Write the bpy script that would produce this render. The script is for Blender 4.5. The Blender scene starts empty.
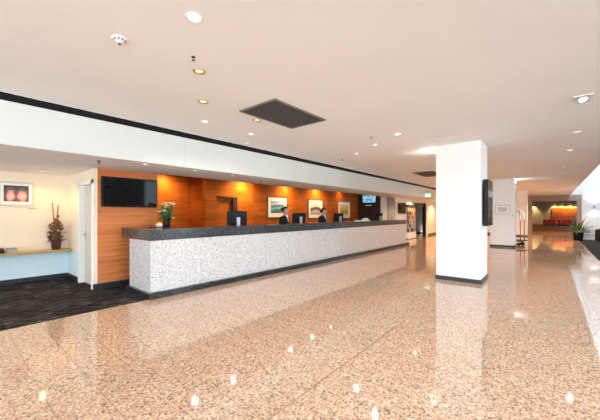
import bpy, bmesh, math, random
from mathutils import Vector, Matrix
random.seed(7)
S = bpy.context.scene
C = S.collection
PI = math.pi
CEIL = 2.87
SOFF = 2.245

# ------------------------------------------------------------------ materials
def base(name, rough=0.5, metal=0.0, coat=0.0, spec=0.5):
    m = bpy.data.materials.new(name); m.use_nodes = True
    nt = m.node_tree; b = nt.nodes['Principled BSDF']
    b.inputs['Roughness'].default_value = rough
    b.inputs['Metallic'].default_value = metal
    b.inputs['Coat Weight'].default_value = coat
    b.inputs['Coat Roughness'].default_value = 0.05
    b.inputs['Specular IOR Level'].default_value = spec
    return m, nt, b
def N(nt, t, **k):
    n = nt.nodes.new(t)
    for a, v in k.items():
        if a in n.inputs: n.inputs[a].default_value = v
        else: setattr(n, a, v)
    return n
def ramp(nt, stops, interp='LINEAR'):
    r = nt.nodes.new('ShaderNodeValToRGB'); e = r.color_ramp.elements
    r.color_ramp.interpolation = interp
    while len(e) < len(stops): e.new(0.5)
    for el, (p, c) in zip(e, stops):
        el.position = p; el.color = (*c, 1)
    return r
def plain(name, col, rough=0.5, metal=0.0, var=0.06, scale=8, coat=0.0, spec=0.5):
    m, nt, b = base(name, rough, metal, coat, spec)
    tc = N(nt, 'ShaderNodeTexCoord')
    n = N(nt, 'ShaderNodeTexNoise', Scale=scale, Detail=3.0)
    nt.links.new(tc.outputs['Object'], n.inputs['Vector'])
    r = ramp(nt, [(0.3, tuple(c*(1-var) for c in col)), (0.7, tuple(min(1, c*(1+var)) for c in col))])
    nt.links.new(n.outputs['Fac'], r.inputs[0])
    nt.links.new(r.outputs[0], b.inputs['Base Color'])
    return m
def glow(name, col, strength):
    m, nt, b = base(name, 0.4)
    b.inputs['Base Color'].default_value = (*[min(1, c) for c in col], 1)
    n = N(nt, 'ShaderNodeTexNoise', Scale=3.0)
    r = ramp(nt, [(0, tuple(c*0.93 for c in col)), (1, col)])
    nt.links.new(n.outputs['Fac'], r.inputs[0]); nt.links.new(r.outputs[0], b.inputs['Emission Color'])
    b.inputs['Emission Strength'].default_value = strength
    return m
def pos(nt):
    g = N(nt, 'ShaderNodeNewGeometry'); return g.outputs['Position']
def mix(nt, fac, a, b, blend='MIX'):
    n = nt.nodes.new('ShaderNodeMix'); n.data_type = 'RGBA'; n.blend_type = blend
    for sock, v in ((n.inputs[0], fac), (n.inputs[6], a), (n.inputs[7], b)):
        if hasattr(v, 'is_linked'): nt.links.new(v, sock)
        elif isinstance(v, tuple): sock.default_value = (*v, 1)
        else: sock.default_value = v
    return n.outputs[2]
def math_(nt, op, a, b=None):
    n = N(nt, 'ShaderNodeMath', operation=op)
    for i, v in enumerate((a, b)):
        if v is None: continue
        if hasattr(v, 'is_linked'): nt.links.new(v, n.inputs[i])
        else: n.inputs[i].default_value = v
    return n.outputs[0]

def granite_floor():
    m, nt, b = base('pink_granite', 0.055, 0, 0, 0.5); b.inputs['IOR'].default_value = 1.78
    p = pos(nt)
    v = N(nt, 'ShaderNodeTexVoronoi', Scale=85.0); nt.links.new(p, v.inputs['Vector'])
    sep = N(nt, 'ShaderNodeSeparateColor'); nt.links.new(v.outputs['Color'], sep.inputs[0])
    r = ramp(nt, [(0.0, (.16, .12, .11)), (0.07, (.35, .23, .155)), (0.22, (.545, .36, .24)), (0.5, (.61, .41, .282)), (0.78, (.72, .57, .44))], 'CONSTANT')
    nt.links.new(sep.outputs[0], r.inputs[0])
    n = N(nt, 'ShaderNodeTexNoise', Scale=26.0, Detail=4.0, Roughness=0.7); nt.links.new(p, n.inputs['Vector'])
    r2 = ramp(nt, [(0.34, (.66, .62, .60)), (0.46, (1, 1, 1))]); nt.links.new(n.outputs['Fac'], r2.inputs[0])
    col = mix(nt, 1.0, r.outputs[0], r2.outputs[0], 'MULTIPLY')
    n3 = N(nt, 'ShaderNodeTexNoise', Scale=0.9, Detail=2.0); nt.links.new(p, n3.inputs['Vector'])
    r3 = ramp(nt, [(0.3, (.93, .92, .92)), (0.7, (1, 1, 1))]); nt.links.new(n3.outputs['Fac'], r3.inputs[0])
    col = mix(nt, 1.0, col, r3.outputs[0], 'MULTIPLY')
    # slab joints, a row every 0.9 m in x and 0.6 m in y (very thin)
    sx = N(nt, 'ShaderNodeSeparateXYZ'); nt.links.new(p, sx.inputs[0])
    def joint(out, off, step, w):
        a = math_(nt, 'ADD', out, off); a = math_(nt, 'MODULO', a, step)
        return math_(nt, 'LESS_THAN', a, w)
    jx = joint(sx.outputs[0], 30.2 - .40 + .001, 0.3, 0.006)
    jy = joint(sx.outputs[1], 30 - 1.48, 0.6, 0.003)
    j = math_(nt, 'MAXIMUM', math_(nt, 'MULTIPLY', jx, 1.0), math_(nt, 'MULTIPLY', jy, .5))
    col = mix(nt, math_(nt, 'MULTIPLY', j, 0.5), col, (.12, .09, .07))
    nt.links.new(col, b.inputs['Base Color'])
    return m
def speckle(name, stops, scale, rough, joint=None):
    m, nt, b = base(name, rough, 0, 0, 0.5)
    p = pos(nt)
    v = N(nt, 'ShaderNodeTexVoronoi', Scale=scale); nt.links.new(p, v.inputs['Vector'])
    sep = N(nt, 'ShaderNodeSeparateColor'); nt.links.new(v.outputs['Color'], sep.inputs[0])
    r = ramp(nt, stops, 'CONSTANT'); nt.links.new(sep.outputs[0], r.inputs[0])
    n = N(nt, 'ShaderNodeTexNoise', Scale=scale*0.7, Detail=4.0); nt.links.new(p, n.inputs['Vector'])
    r2 = ramp(nt, [(0.35, (.8, .8, .8)), (0.6, (1, 1, 1))]); nt.links.new(n.outputs['Fac'], r2.inputs[0])
    col = mix(nt, 1.0, r.outputs[0], r2.outputs[0], 'MULTIPLY')
    if joint:
        sx = N(nt, 'ShaderNodeSeparateXYZ'); nt.links.new(p, sx.inputs[0])
        a = math_(nt, 'MODULO', math_(nt, 'ADD', sx.outputs[0], 30.0), joint)
        col = mix(nt, math_(nt, 'MULTIPLY', math_(nt, 'LESS_THAN', a, 0.006), 0.45), col, (.2, .2, .2))
    nt.links.new(col, b.inputs['Base Color'])
    return m
def wood(name, dark, light, rough=0.35, ph=0.62, pw=2.4, axis='X', z0=0.0, coat=0.0):
    m, nt, b = base(name, rough, 0, coat, 0.25)
    p = pos(nt)
    sx = N(nt, 'ShaderNodeSeparateXYZ'); nt.links.new(p, sx.inputs[0])
    cb = N(nt, 'ShaderNodeCombineXYZ')
    src = sx.outputs[0] if axis == 'X' else sx.outputs[1]
    nt.links.new(src, cb.inputs[0]); nt.links.new(math_(nt, 'ADD', sx.outputs[2], 10 - z0), cb.inputs[1])
    br = N(nt, 'ShaderNodeTexBrick'); nt.links.new(cb.outputs[0], br.inputs['Vector'])
    br.offset = 0.5; br.inputs['Scale'].default_value = 1.0
    br.inputs['Brick Width'].default_value = pw; br.inputs['Row Height'].default_value = ph
    br.inputs['Mortar Size'].default_value = 0.004; br.inputs['Mortar Smooth'].default_value = 0
    br.inputs['Color1'].default_value = (0.72, 0.72, 0.72, 1); br.inputs['Color2'].default_value = (1, 1, 1, 1)
    br.inputs['Mortar'].default_value = (0.42, 0.42, 0.42, 1)
    mp = N(nt, 'ShaderNodeMapping'); nt.links.new(p, mp.inputs['Vector'])
    mp.inputs['Scale'].default_value = (0.9, 14, 14) if axis == 'X' else (14, 0.9, 14)
    n = N(nt, 'ShaderNodeTexNoise', Scale=1.4, Detail=6.0, Roughness=0.62, Distortion=0.6); nt.links.new(mp.outputs[0], n.inputs['Vector'])
    r = ramp(nt, [(0.3, dark), (0.68, light)]); nt.links.new(n.outputs['Fac'], r.inputs[0])
    col = mix(nt, 1.0, r.outputs[0], br.outputs[0], 'MULTIPLY')
    nt.links.new(col, b.inputs['Base Color'])
    return m
def carpet():
    m, nt, b = base('black_carpet', 0.95, 0, 0, 0.1)
    p = pos(nt)
    mp = N(nt, 'ShaderNodeMapping'); mp.inputs['Scale'].default_value = (2.2, 16, 1); nt.links.new(p, mp.inputs['Vector'])
    n = N(nt, 'ShaderNodeTexNoise', Scale=2.0, Detail=4.0, Roughness=0.7); nt.links.new(mp.outputs[0], n.inputs['Vector'])
    ch = N(nt, 'ShaderNodeTexChecker', Scale=2.0); nt.links.new(p, ch.inputs['Vector'])
    ch.inputs[1].default_value = (1, 1, 1, 1); ch.inputs[2].default_value = (.6, .6, .6, 1)
    r = ramp(nt, [(0.38, (.006, .006, .007)), (0.5, (.022, .021, .021)), (0.64, (.15, .135, .12))]); nt.links.new(n.outputs['Fac'], r.inputs[0])
    nt.links.new(mix(nt, 1.0, r.outputs[0], ch.outputs[0], 'MULTIPLY'), b.inputs['Base Color'])
    return m

M = {}
M['floor'] = granite_floor()
M['ceil'] = plain('ceiling_paint', (.93, .93, .925), 0.85, var=0.015, scale=1)
M['white'] = plain('white_paint', (.86, .86, .85), 0.7, var=0.012, scale=2)
M['cream'] = plain('cream_paint', (.84, .81, .76), 0.75, var=0.015, scale=2)
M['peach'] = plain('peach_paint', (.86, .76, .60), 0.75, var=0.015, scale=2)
M['fascia'] = plain('fascia_paint', (.67, .73, .72), 0.5, var=0.012, scale=2)
M['soffit'] = plain('soffit_paint', (.92, .90, .90), 0.8, var=0.015, scale=2)
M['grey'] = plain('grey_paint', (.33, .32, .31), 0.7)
M['beige'] = plain('beige_paint', (.40, .335, .27), 0.8)
M['black'] = plain('black_plastic', (.006, .006, .007), 0.4, spec=0.2)
M['blackmat'] = plain('black_matt', (.010, .010, .011), 0.8, spec=0.2)
M['skirt'] = plain('dark_skirting', (.018, .020, .023), 0.35)
M['counter'] = speckle('pale_granite', [(0, (.34, .34, .35)), (.09, (.52, .52, .53)), (.26, (.68, .68, .685)), (.55, (.76, .76, .755)), (.8, (.82, .82, .815))], 90, 0.22, joint=1.2)
M['counterp'] = speckle('pale_granite_base', [(0, (.34, .34, .35)), (.09, (.52, .52, .53)), (.26, (.68, .68, .685)), (.55, (.76, .76, .755)), (.8, (.82, .82, .815))], 90, 0.22)
M['slab'] = speckle('dark_granite', [(0, (.026, .030, .035)), (.35, (.048, .054, .062)), (.65, (.068, .076, .085)), (.9, (.11, .12, .13))], 80, 0.2)
M['plinth'] = speckle('black_granite', [(0, (.012, .013, .016)), (.5, (.03, .033, .038)), (.85, (.07, .075, .08))], 70, 0.16)
M['timber'] = wood('cherry_veneer', (.33, .075, .008), (.64, .18, .017), 0.42, 0.62, 2.4, 'X', 0.05)
M['timberY'] = wood('cherry_veneer_side', (.38, .09, .012), (.56, .15, .02), 0.4, 0.62, 2.4, 'Y', 0.05)
M['timberTV'] = wood('cherry_veneer_panel', (.60, .16, .04), (.82, .29, .09), 0.4, 0.42, 40.0, 'X', 0.10)
M['darkwood'] = plain('dark_panel', (.035, .024, .018), 0.5, var=0.2)
M['oak'] = wood('honey_oak', (.72, .44, .16), (.86, .62, .28), 0.3, 3, 8, 'X')
M['carpet'] = carpet()
M['screen'] = plain('black_glass', (.005, .006, .007), 0.05, var=0.02, spec=0.22)
M['chrome'] = plain('chrome', (.72, .72, .73), 0.18, 1.0)
M['silver'] = plain('silver_plastic', (.36, .39, .43), 0.4, 0.4)
M['brass'] = plain('brass', (.62, .42, .12), 0.3, 1.0)
M['lens'] = glow('lamp_lens', (1, .84, .55), 2.8)
M['lensw'] = glow('lamp_lens_white', (1, .93, .8), 4.0)
M['dimlens'] = glow('lamp_lens_dim', (1, .82, .5), 1.0)
M['led'] = glow('led_strip', (1, .93, .82), 9)
M['ventm'] = plain('vent_mesh', (.15, .145, .145), 0.55, 0.3, var=0.12, scale=40)
M['ventf'] = plain('vent_frame', (.20, .19, .18), 0.5, 0.3)
M['whitepl'] = plain('white_plastic', (.82, .81, .78), 0.4)
M['paper'] = plain('white_paper', (.88, .87, .84), 0.8)
M['skin'] = plain('skin', (.62, .36, .25), 0.5, var=0.05)
M['lip'] = plain('lip', (.45, .12, .10), 0.45)
M['hair'] = plain('dark_hair', (.016, .010, .008), 0.4, var=0.3, scale=30)
M['suit'] = plain('black_suit', (.010, .010, .014), 0.75, spec=0.2)
M['shirt'] = plain('white_shirt', (.8, .8, .8), 0.8)
M['stocking'] = plain('dark_trousers', (.012, .012, .016), 0.8)
M['leaf'] = plain('green_leaf', (.05, .14, .03), 0.45, var=0.4, scale=14)
M['leafd'] = plain('dark_green_leaf', (.045, .10, .03), 0.4, var=0.4, scale=14)
M['leafy'] = plain('olive_leaf', (.16, .20, .035), 0.5, var=0.4, scale=14)
M['petaly'] = plain('yellow_petal', (.80, .62, .12), 0.6)
M['petalw'] = plain('cream_petal', (.85, .80, .66), 0.6)
M['rust'] = plain('rust_leaf', (.12, .042, .016), 0.6, var=0.45, scale=18)
M['rustl'] = plain('dried_flower', (.22, .10, .04), 0.7, var=0.4, scale=18)
M['stem'] = plain('dry_stem', (.25, .14, .07), 0.7, var=0.3)
M['potred'] = plain('maroon_pot', (.07, .020, .014), 0.3)
M['redlac'] = plain('red_lacquer', (.30, .02, .02), 0.3)
M['redfab'] = plain('red_leather', (.36, .008, .010), 0.4, var=0.15)
M['glassw'] = plain('vase_white', (.75, .76, .74), 0.25)
M['desk'] = plain('desk_laminate', (.25, .24, .23), 0.4)
M['greenpane'] = plain('green_screen', (.34, .40, .33), 0.25)
M['mat_board'] = plain('mat_board', (.86, .87, .88), 0.85)
M['frame_grey'] = plain('frame_grey', (.50, .48, .44), 0.5)
M['frame_dark'] = plain('frame_dark', (.03, .022, .016), 0.4)
M['orangewall'] = wood('orange_panel', (.36, .09, .02), (.55, .17, .04), 0.3, 0.8, 1.6, 'Y')
M['tweed'] = plain('charcoal_fabric', (.014, .014, .015), 0.9, var=0.3, scale=40)
M['signgreen'] = glow('exit_green', (.30, .75, .48), 0.9)
M['signwhite'] = glow('exit_white', (.9, 1, .93), 1.6)

def art(name, kind):
    m, nt, b = base(name, 0.6)
    tc = N(nt, 'ShaderNodeTexCoord'); g = tc.outputs['Generated']
    s = N(nt, 'ShaderNodeSeparateXYZ'); nt.links.new(g, s.inputs[0])
    n = N(nt, 'ShaderNodeTexNoise', Scale=5.0, Detail=5.0); nt.links.new(g, n.inputs['Vector'])
    if kind == 'harbour':
        h = math_(nt, 'ADD', s.outputs[2], math_(nt, 'MULTIPLY', math_(nt, 'SUBTRACT', n.outputs['Fac'], .5), .45))
        h = math_(nt, 'SUBTRACT', h, math_(nt, 'MULTIPLY', s.outputs[0], .12))
        r = ramp(nt, [(0, (.20, .14, .12)), (.14, (.05, .10, .12)), (.22, (.03, .36, .44)), (.40, (.12, .56, .62)), (.5, (.06, .07, .12)), (.58, (.16, .19, .30)), (.68, (.50, .58, .68)), (.85, (.12, .40, .56)), (.98, (.55, .66, .72))])
    elif kind == 'island':
        d = math_(nt, 'ABSOLUTE', math_(nt, 'SUBTRACT', s.outputs[0], .55))
        h = math_(nt, 'ADD', s.outputs[2], math_(nt, 'MULTIPLY', math_(nt, 'SUBTRACT', n.outputs['Fac'], .5), .2))
        h = math_(nt, 'ADD', h, math_(nt, 'MULTIPLY', d, .25))
        r = ramp(nt, [(0, (.55, .56, .55)), (.15, (.22, .27, .34)), (.3, (.45, .48, .50)), (.42, (.36, .30, .20)), (.5, (.07, .06, .05)), (.64, (.10, .09, .07)), (.70, (.52, .52, .46)), (.95, (.62, .62, .55))])
    elif kind == 'sunset':
        h = math_(nt, 'ADD', s.outputs[2], math_(nt, 'MULTIPLY', math_(nt, 'SUBTRACT', n.outputs['Fac'], .5), .12))
        r = ramp(nt, [(0, (.50, .42, .25)), (.12, (.60, .52, .34)), (.3, (.30, .17, .03)), (.38, (.62, .40, .06)), (.5, (.68, .42, .06)), (.62, (.66, .50, .16)), (.8, (.62, .55, .36)), (1, (.66, .60, .44))])
    elif kind == 'sketch':
        n.inputs['Scale'].default_value = 9
        h = n.outputs['Fac']
        r = ramp(nt, [(.35, (.25, .25, .26)), (.5, (.6, .6, .6)), (.62, (.78, .78, .77))])
    elif kind == 'stripes':
        h = math_(nt, 'FRACT', math_(nt, 'MULTIPLY', s.outputs[2], 3.0))
        r = ramp(nt, [(0, (.03, .02, .015)), (.6, (.09, .05, .02))])
    else:  # blossoms: two pink flowers among dark leaves
        def blob(cx, cz, rx, rz):
            a = math_(nt, 'POWER', math_(nt, 'ABSOLUTE', math_(nt, 'DIVIDE', math_(nt, 'SUBTRACT', s.outputs[0], cx), rx)), 2.0)
            c = math_(nt, 'POWER', math_(nt, 'ABSOLUTE', math_(nt, 'DIVIDE', math_(nt, 'SUBTRACT', s.outputs[2], cz), rz)), 2.0)
            return math_(nt, 'ADD', a, c)
        d = math_(nt, 'MINIMUM', blob(.27, .34, .19, .40), blob(.73, .34, .22, .36))
        d = math_(nt, 'ADD', d, math_(nt, 'MULTIPLY', math_(nt, 'SUBTRACT', n.outputs['Fac'], .5), 1.4))
        h = math_(nt, 'MULTIPLY', d, .5)
        r = ramp(nt, [(0, (.80, .50, .42)), (.25, (.74, .33, .30)), (.45, (.45, .14, .14)), (.55, (.06, .045, .04)), (.8, (.16, .14, .16)), (1, (.05, .055, .05))])
    nt.links.new(h, r.inputs[0]); nt.links.new(r.outputs[0], b.inputs['Base Color'])
    return m

# ------------------------------------------------------------------ geometry helpers
def obj(name, bm, mat, parent=None, loc=None, smooth=False, rot=None):
    me = bpy.data.meshes.new(name); 
    bmesh.ops.recalc_face_normals(bm, faces=bm.faces[:])
    bm.to_mesh(me); bm.free()
    if smooth:
        for p in me.polygons: p.use_smooth = True
    me.materials.append(mat)
    o = bpy.data.objects.new(name, me); C.objects.link(o)
    if parent is not None: o.parent = parent
    if loc is not None: o.location = loc
    if rot is not None: o.rotation_euler = rot
    return o
def tag(o, label=None, cat=None, group=None, kind=None):
    if label: o['label'] = label
    if cat: o['category'] = cat
    if group: o['group'] = group
    if kind: o['kind'] = kind
    return o
def thing(name, label, cat, loc=(0, 0, 0), rotz=0, group=None):
    o = bpy.data.objects.new(name, None); C.objects.link(o)
    o.empty_display_size = 0.1
    o.location = loc; o.rotation_euler = (0, 0, rotz)
    return tag(o, label, cat, group)
def kids(o): return [c for c in bpy.data.objects if c.parent == o]
def copy_tree(o, parent=None):
    c = o.copy(); C.objects.link(c)
    if parent is not None: c.parent = parent
    for ch in kids(o): copy_tree(ch, c)
    return c
def box(bm, x0, x1, y0, y1, z0, z1, bev=0):
    t = bmesh.new()
    vs = [t.verts.new((x, y, z)) for x in (x0, x1) for y in (y0, y1) for z in (z0, z1)]
    for f in ((0, 1, 3, 2), (4, 6, 7, 5), (0, 4, 5, 1), (2, 3, 7, 6), (0, 2, 6, 4), (1, 5, 7, 3)):
        t.faces.new([vs[i] for i in f])
    if bev: bmesh.ops.bevel(t, geom=t.edges[:], offset=bev, segments=2, affect='EDGES', profile=0.5)
    merge(bm, t); return bm
def merge(bm, t):
    me = bpy.data.meshes.new('tmp'); t.to_mesh(me); t.free(); bm.from_mesh(me); bpy.data.meshes.remove(me)
def B(*a, bev=0): return box(bmesh.new(), *a, bev=bev)
def xf(bm, mat): bmesh.ops.transform(bm, matrix=mat, verts=bm.verts[:]); return bm
def lathe(bm, prof, seg=24, c=(0, 0, 0)):
    rings = []
    for r, z in prof:
        if r < 1e-6: rings.append([bm.verts.new((c[0], c[1], c[2]+z))])
        else: rings.append([bm.verts.new((c[0]+r*math.cos(2*PI*i/seg), c[1]+r*math.sin(2*PI*i/seg), c[2]+z)) for i in range(seg)])
    for a, b in zip(rings, rings[1:]):
        for i in range(seg):
            j = (i+1) % seg
            if len(a) == 1 and len(b) == 1: continue
            if len(a) == 1: bm.faces.new((a[0], b[i], b[j]))
            elif len(b) == 1: bm.faces.new((a[i], a[j], b[0]))
            else: bm.faces.new((a[i], a[j], b[j], b[i]))
    return bm
def tube(bm, pts, rad, seg=8, sq=(1, 1)):
    pts = [Vector(p) for p in pts]
    if not isinstance(rad, (list, tuple)): rad = [rad]*len(pts)
    rings = []; up = None
    for i, p in enumerate(pts):
        d = (pts[min(i+1, len(pts)-1)] - pts[max(i-1, 0)]).normalized()
        if up is None: up = Vector((0, 0, 1)) if abs(d.z) < .9 else Vector((1, 0, 0))
        u = (up - d*up.dot(d)).normalized(); w = d.cross(u); up = u
        rings.append([bm.verts.new(p + (u*math.cos(2*PI*k/seg)*sq[0] + w*math.sin(2*PI*k/seg)*sq[1])*rad[i]) for k in range(seg)])
    for a, b in zip(rings, rings[1:]):
        for i in range(seg):
            j = (i+1) % seg; bm.faces.new((a[i], a[j], b[j], b[i]))
    bm.faces.new(rings[0][::-1]); bm.faces.new(rings[-1])
    return bm
def ell(bm, c, r, seg=16, rings=10, rot=None):
    t = bmesh.new(); bmesh.ops.create_uvsphere(t, u_segments=seg, v_segments=rings, radius=1)
    mt = Matrix.Translation(c) @ (rot.to_4x4() if rot else Matrix.Identity(4)) @ Matrix.Diagonal((*r, 1))
    xf(t, mt); merge(bm, t); return bm
def leafblade(bm, p0, p1, width, droop=0.0, n=6):
    """a tapering, slightly folded leaf from p0 to p1"""
    p0, p1 = Vector(p0), Vector(p1); d = p1-p0
    side = d.cross(Vector((0, 0, 1)))
    if side.length < 1e-4: side = Vector((1, 0, 0))
    side.normalize(); up = side.cross(d).normalized()
    rows = []
    for i in range(n+1):
        t = i/n; w = width*math.sin(PI*min(1, .12+t*.88))**.8 * (1-.15*t)
        c = p0 + d*t + Vector((0, 0, -droop*t*t))
        rows.append([bm.verts.new(c - side*w*.5 + up*w*.12), bm.verts.new(c), bm.verts.new(c + side*w*.5 + up*w*.12)])
    for a, b in zip(rows, rows[1:]):
        bm.faces.new((a[0], a[1], b[1], b[0])); bm.faces.new((a[1], a[2], b[2], b[1]))
    return bm
def thick(o, t=0.003):
    md = o.modifiers.new('thickness', 'SOLIDIFY'); md.thickness = t; md.offset = 0
def struct(name, bm, mat, parent=None):
    o = obj(name, bm, mat, parent)
    if parent is None: o['kind'] = 'structure'
    return o
def spot(name, loc, energy, color, size=2.0, blend=0.6, target=None, radius=0.04):
    l = bpy.data.lights.new(name, 'SPOT'); l.energy = energy; l.color = color
    l.spot_size = size; l.spot_blend = blend; l.shadow_soft_size = radius
    o = bpy.data.objects.new(name, l); C.objects.link(o); o.location = loc
    if target is not None:
        o.rotation_euler = (Vector(target)-Vector(loc)).to_track_quat('-Z', 'Y').to_euler()
    return o
DL = 1.15
WARM = (1, .70, .38); SOFTW = (1, .92, .82)

# ------------------------------------------------------------------ setting
struct('floor', B(-8, 31.0, -1.09, 7.2, -0.15, 0), M['floor'])
b = B(-8, 2.3, 5.05, 8.3, 0, .004); box(b, 2.3, 13.0, 5.3, 9.4, 0, .004)
struct('carpet_left', b, M['carpet'])
struct('carpet_right', B(-8, 22.5, -8, -1.09, -0.15, .003), M['carpet'])
struct('floor_right', B(22.5, 31.0, -8, -1.09, -0.15, 0), M['floor'])
struct('floor_back', B(13.0, 24.0, 7.2, 9.4, -0.15, 0), M['carpet'])
struct('floor_left', B(-8, 13.0, 7.2, 9.4, -0.15, 0), M['carpet'])
struct('trim_1', B(-8, 31, 1.477, 1.486, -.001, .0008), plain('joint_filler', (.26, .17, .09), .35))
struct('ceiling', B(-8, 31.2, -1.09, 5.05, CEIL, CEIL+.2), M['ceil'])
# bulkhead over the counter: white fascia, dark slot above, soffit beneath
b = bmesh.new()
for i in range(9):
    x0 = -8 + i*3.6 + (0 if i == 0 else .0); box(b, x0+.0015, x0+3.5985, 5.05, 5.12, SOFF, CEIL-.10)
struct('bulkhead', b, M['fascia'])
struct('trim_2', B(-8, 24.4, 5.055, 5.10, CEIL-.10, CEIL), M['blackmat'])
struct('trim_3', B(-8, 24.4, 5.06, 5.10, SOFF-.004, SOFF), M['cream'])
b = B(-8, 24.4, 5.12, 6.30, SOFF, SOFF+.06)
box(b, -8, 2.96, 6.30, 8.4, SOFF, SOFF+.06)
struct('ceiling_left', b, M['soffit'])
struct('ceiling_back', B(2.80, 24.4, 6.30, 9.5, 2.75, 2.82), M['soffit'])
struct('beam', B(2.96, 14.84, 6.24, 6.30, SOFF+.06, 2.76), M['soffit'])
# alcove and timber walls
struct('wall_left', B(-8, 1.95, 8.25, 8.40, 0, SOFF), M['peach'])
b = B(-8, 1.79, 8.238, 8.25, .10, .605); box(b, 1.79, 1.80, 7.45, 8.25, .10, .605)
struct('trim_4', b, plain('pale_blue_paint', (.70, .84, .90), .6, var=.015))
b = B(1.80, 1.95, 6.43, 6.53, 0, SOFF); box(b, 1.80, 1.95, 7.38, 8.25, 0, SOFF); box(b, 1.80, 1.95, 6.53, 7.38, 2.03, SOFF)
struct('wall_alcove', b, M['peach'])
struct('wall_timber', B(1.84, 2.93, 6.40, 6.58, 0, SOFF), M['timberTV'])
struct('wall_side', B(2.80, 2.96, 6.58, 9.4, 0, 2.8), M['timberY'])
struct('wall_recess', B(2.96, 5.26, 9.29, 9.40, 0, 2.8), M['timber'])
b = B(5.26, 5.68, 8.25, 8.40, 0, 2.8); box(b, 6.47, 14.84, 8.25, 8.40, 0, 2.8); box(b, 5.68, 6.47, 8.25, 8.40, 1.95, 2.8)
struct('wall_back', b, M['timber'])
struct('wall_return', B(5.26, 5.40, 8.40, 9.29, 0, 2.8), M['timberY'])
struct('wall_end', B(14.84, 15.0, 6.92, 8.40, 0, 2.8), M['darkwood'])
struct('wall_pier', B(14.86, 15.0, 6.52, 6.92, 0, 2.8), M['white'])
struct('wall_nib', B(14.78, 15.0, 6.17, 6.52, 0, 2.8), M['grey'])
b = B(15.0, 17.75, 6.17, 6.32, 0, 2.8); box(b, 19.75, 24.4, 6.17, 6.32, 0, 2.8); box(b, 17.75, 19.75, 6.17, 6.32, 2.08, 2.8)
struct('wall_far_left', b, M['cream'])
struct('wall_corridor', B(15.0, 24.4, 7.8, 7.9, 0, 2.8), M['cream'])
b = B(10.5, 22.5, -8.15, -8, 0, 6); box(b, 5.6, 8.6, -8.15, -8, 0, 6)
struct('wall_outer_unseen', b, M['beige'])  # unseen wall, its piers placed to darken the television's reflection
struct('wall_lobby_end', B(24.2, 24.4, 3.0, 9.5, 0, CEIL), M['cream'])
struct('wall_passage', B(24.4, 31.2, 5.05, 5.2, 0, CEIL), M['beige'])
# doorway in the timber wall (dark reveal, timber leaf)
d = struct('door_2', B(6.30, 6.47, 8.22, 8.42, 0, 1.95), M['darkwood'])
obj('door_leaf', B(5.70, 6.30, 8.34, 8.39, 0.0, 1.93), M['timber'], d)
obj('door_head', B(5.66, 6.49, 8.22, 8.42, 1.93, 1.98), M['darkwood'], d)
# alcove door in the cream wall
d = struct('door_1', B(1.87, 1.91, 6.575, 7.335, .01, 1.97), plain('door_paint', (.66, .62, .56), .5))
for y0, y1, z0, z1 in ((6.50, 6.575, 0, 2.045), (7.335, 7.41, 0, 2.045), (6.50, 7.41, 1.97, 2.045)):
    obj('door_frame', B(1.775, 1.95, y0, y1, z0, z1, bev=.004), M['white'], d)
h = obj('door_handle', tube(bmesh.new(), [(1.87, 7.25, .98), (1.825, 7.25, .98), (1.82, 7.235, .98), (1.82, 7.14, .98)], .009), M['silver'], d, smooth=True)
obj('handle_plate', B(1.862, 1.872, 7.225, 7.275, .90, 1.06, bev=.003), M['silver'], d)
# pane of the dim room beyond the opening near the far rack
d = struct('door_3', B(19.62, 19.75, 6.12, 6.30, 0, 2.08), M['blackmat'])
obj('door_head', B(17.75, 19.62, 6.20, 6.30, 1.86, 2.08), M['frame_dark'], d)
obj('door_leaf', B(18.3, 19.2, 7.6, 7.66, .02, 1.15), M['greenpane'], d)
obj('door_frame', B(19.75, 20.05, 6.10, 6.17, 0, 2.12), M['white'], d)
# skirtings
def skirting(name, *a): struct(name, B(*a, bev=.003), M['skirt'])
skirting('baseboard_left', -8, 1.80, 8.235, 8.25, 0.004, .10)
skirting('baseboard_alcove', 1.785, 1.80, 7.41, 8.235, 0.004, .10)
skirting('baseboard_timber', 1.76, 2.96, 6.375, 6.40, 0.004, .12)
skirting('baseboard_far', 20.05, 24.2, 6.15, 6.17, 0, .12)
skirting('baseboard_end', 24.17, 24.2, 3.0, 6.15, 0, .12)
# three white columns in a row
for x, y0, y1, nm in ((6.88, 1.085, 1.92, 'near'), (15.27, 1.19, 2.05, 'middle'), (23.3, 1.17, 2.01, 'far')):
    struct('column_'+nm, B(x, x+.82, y0, y1, 0, CEIL), M['white'])
    b = bmesh.new()
    for a in ((x-.014, x+.834, y0-.014, y0), (x-.014, x+.834, y1, y1+.014), (x-.014, x, y0, y1), (x+.82, x+.834, y0, y1)):
        box(b, *a, 0, .085)
    struct('baseboard_'+nm, b, M['skirt'])
# right side: tall void with a white end wall
struct('wall_right', B(22.5, 22.7, -8, -1.27, 0, 6), M['white'])
struct('baseboard_right', B(22.485, 22.5, -8, -1.27, .24, .275), M['grey'])
struct('ceiling_right', B(-8, 18.3, -8, -1.09, 6, 6.2), M['white'])  # unseen roof, cut short so daylight brightens the white end wall
struct('wall_upper', B(-8, 31.2, -1.09, -.9, CEIL+.2, 6), M['white'])
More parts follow.
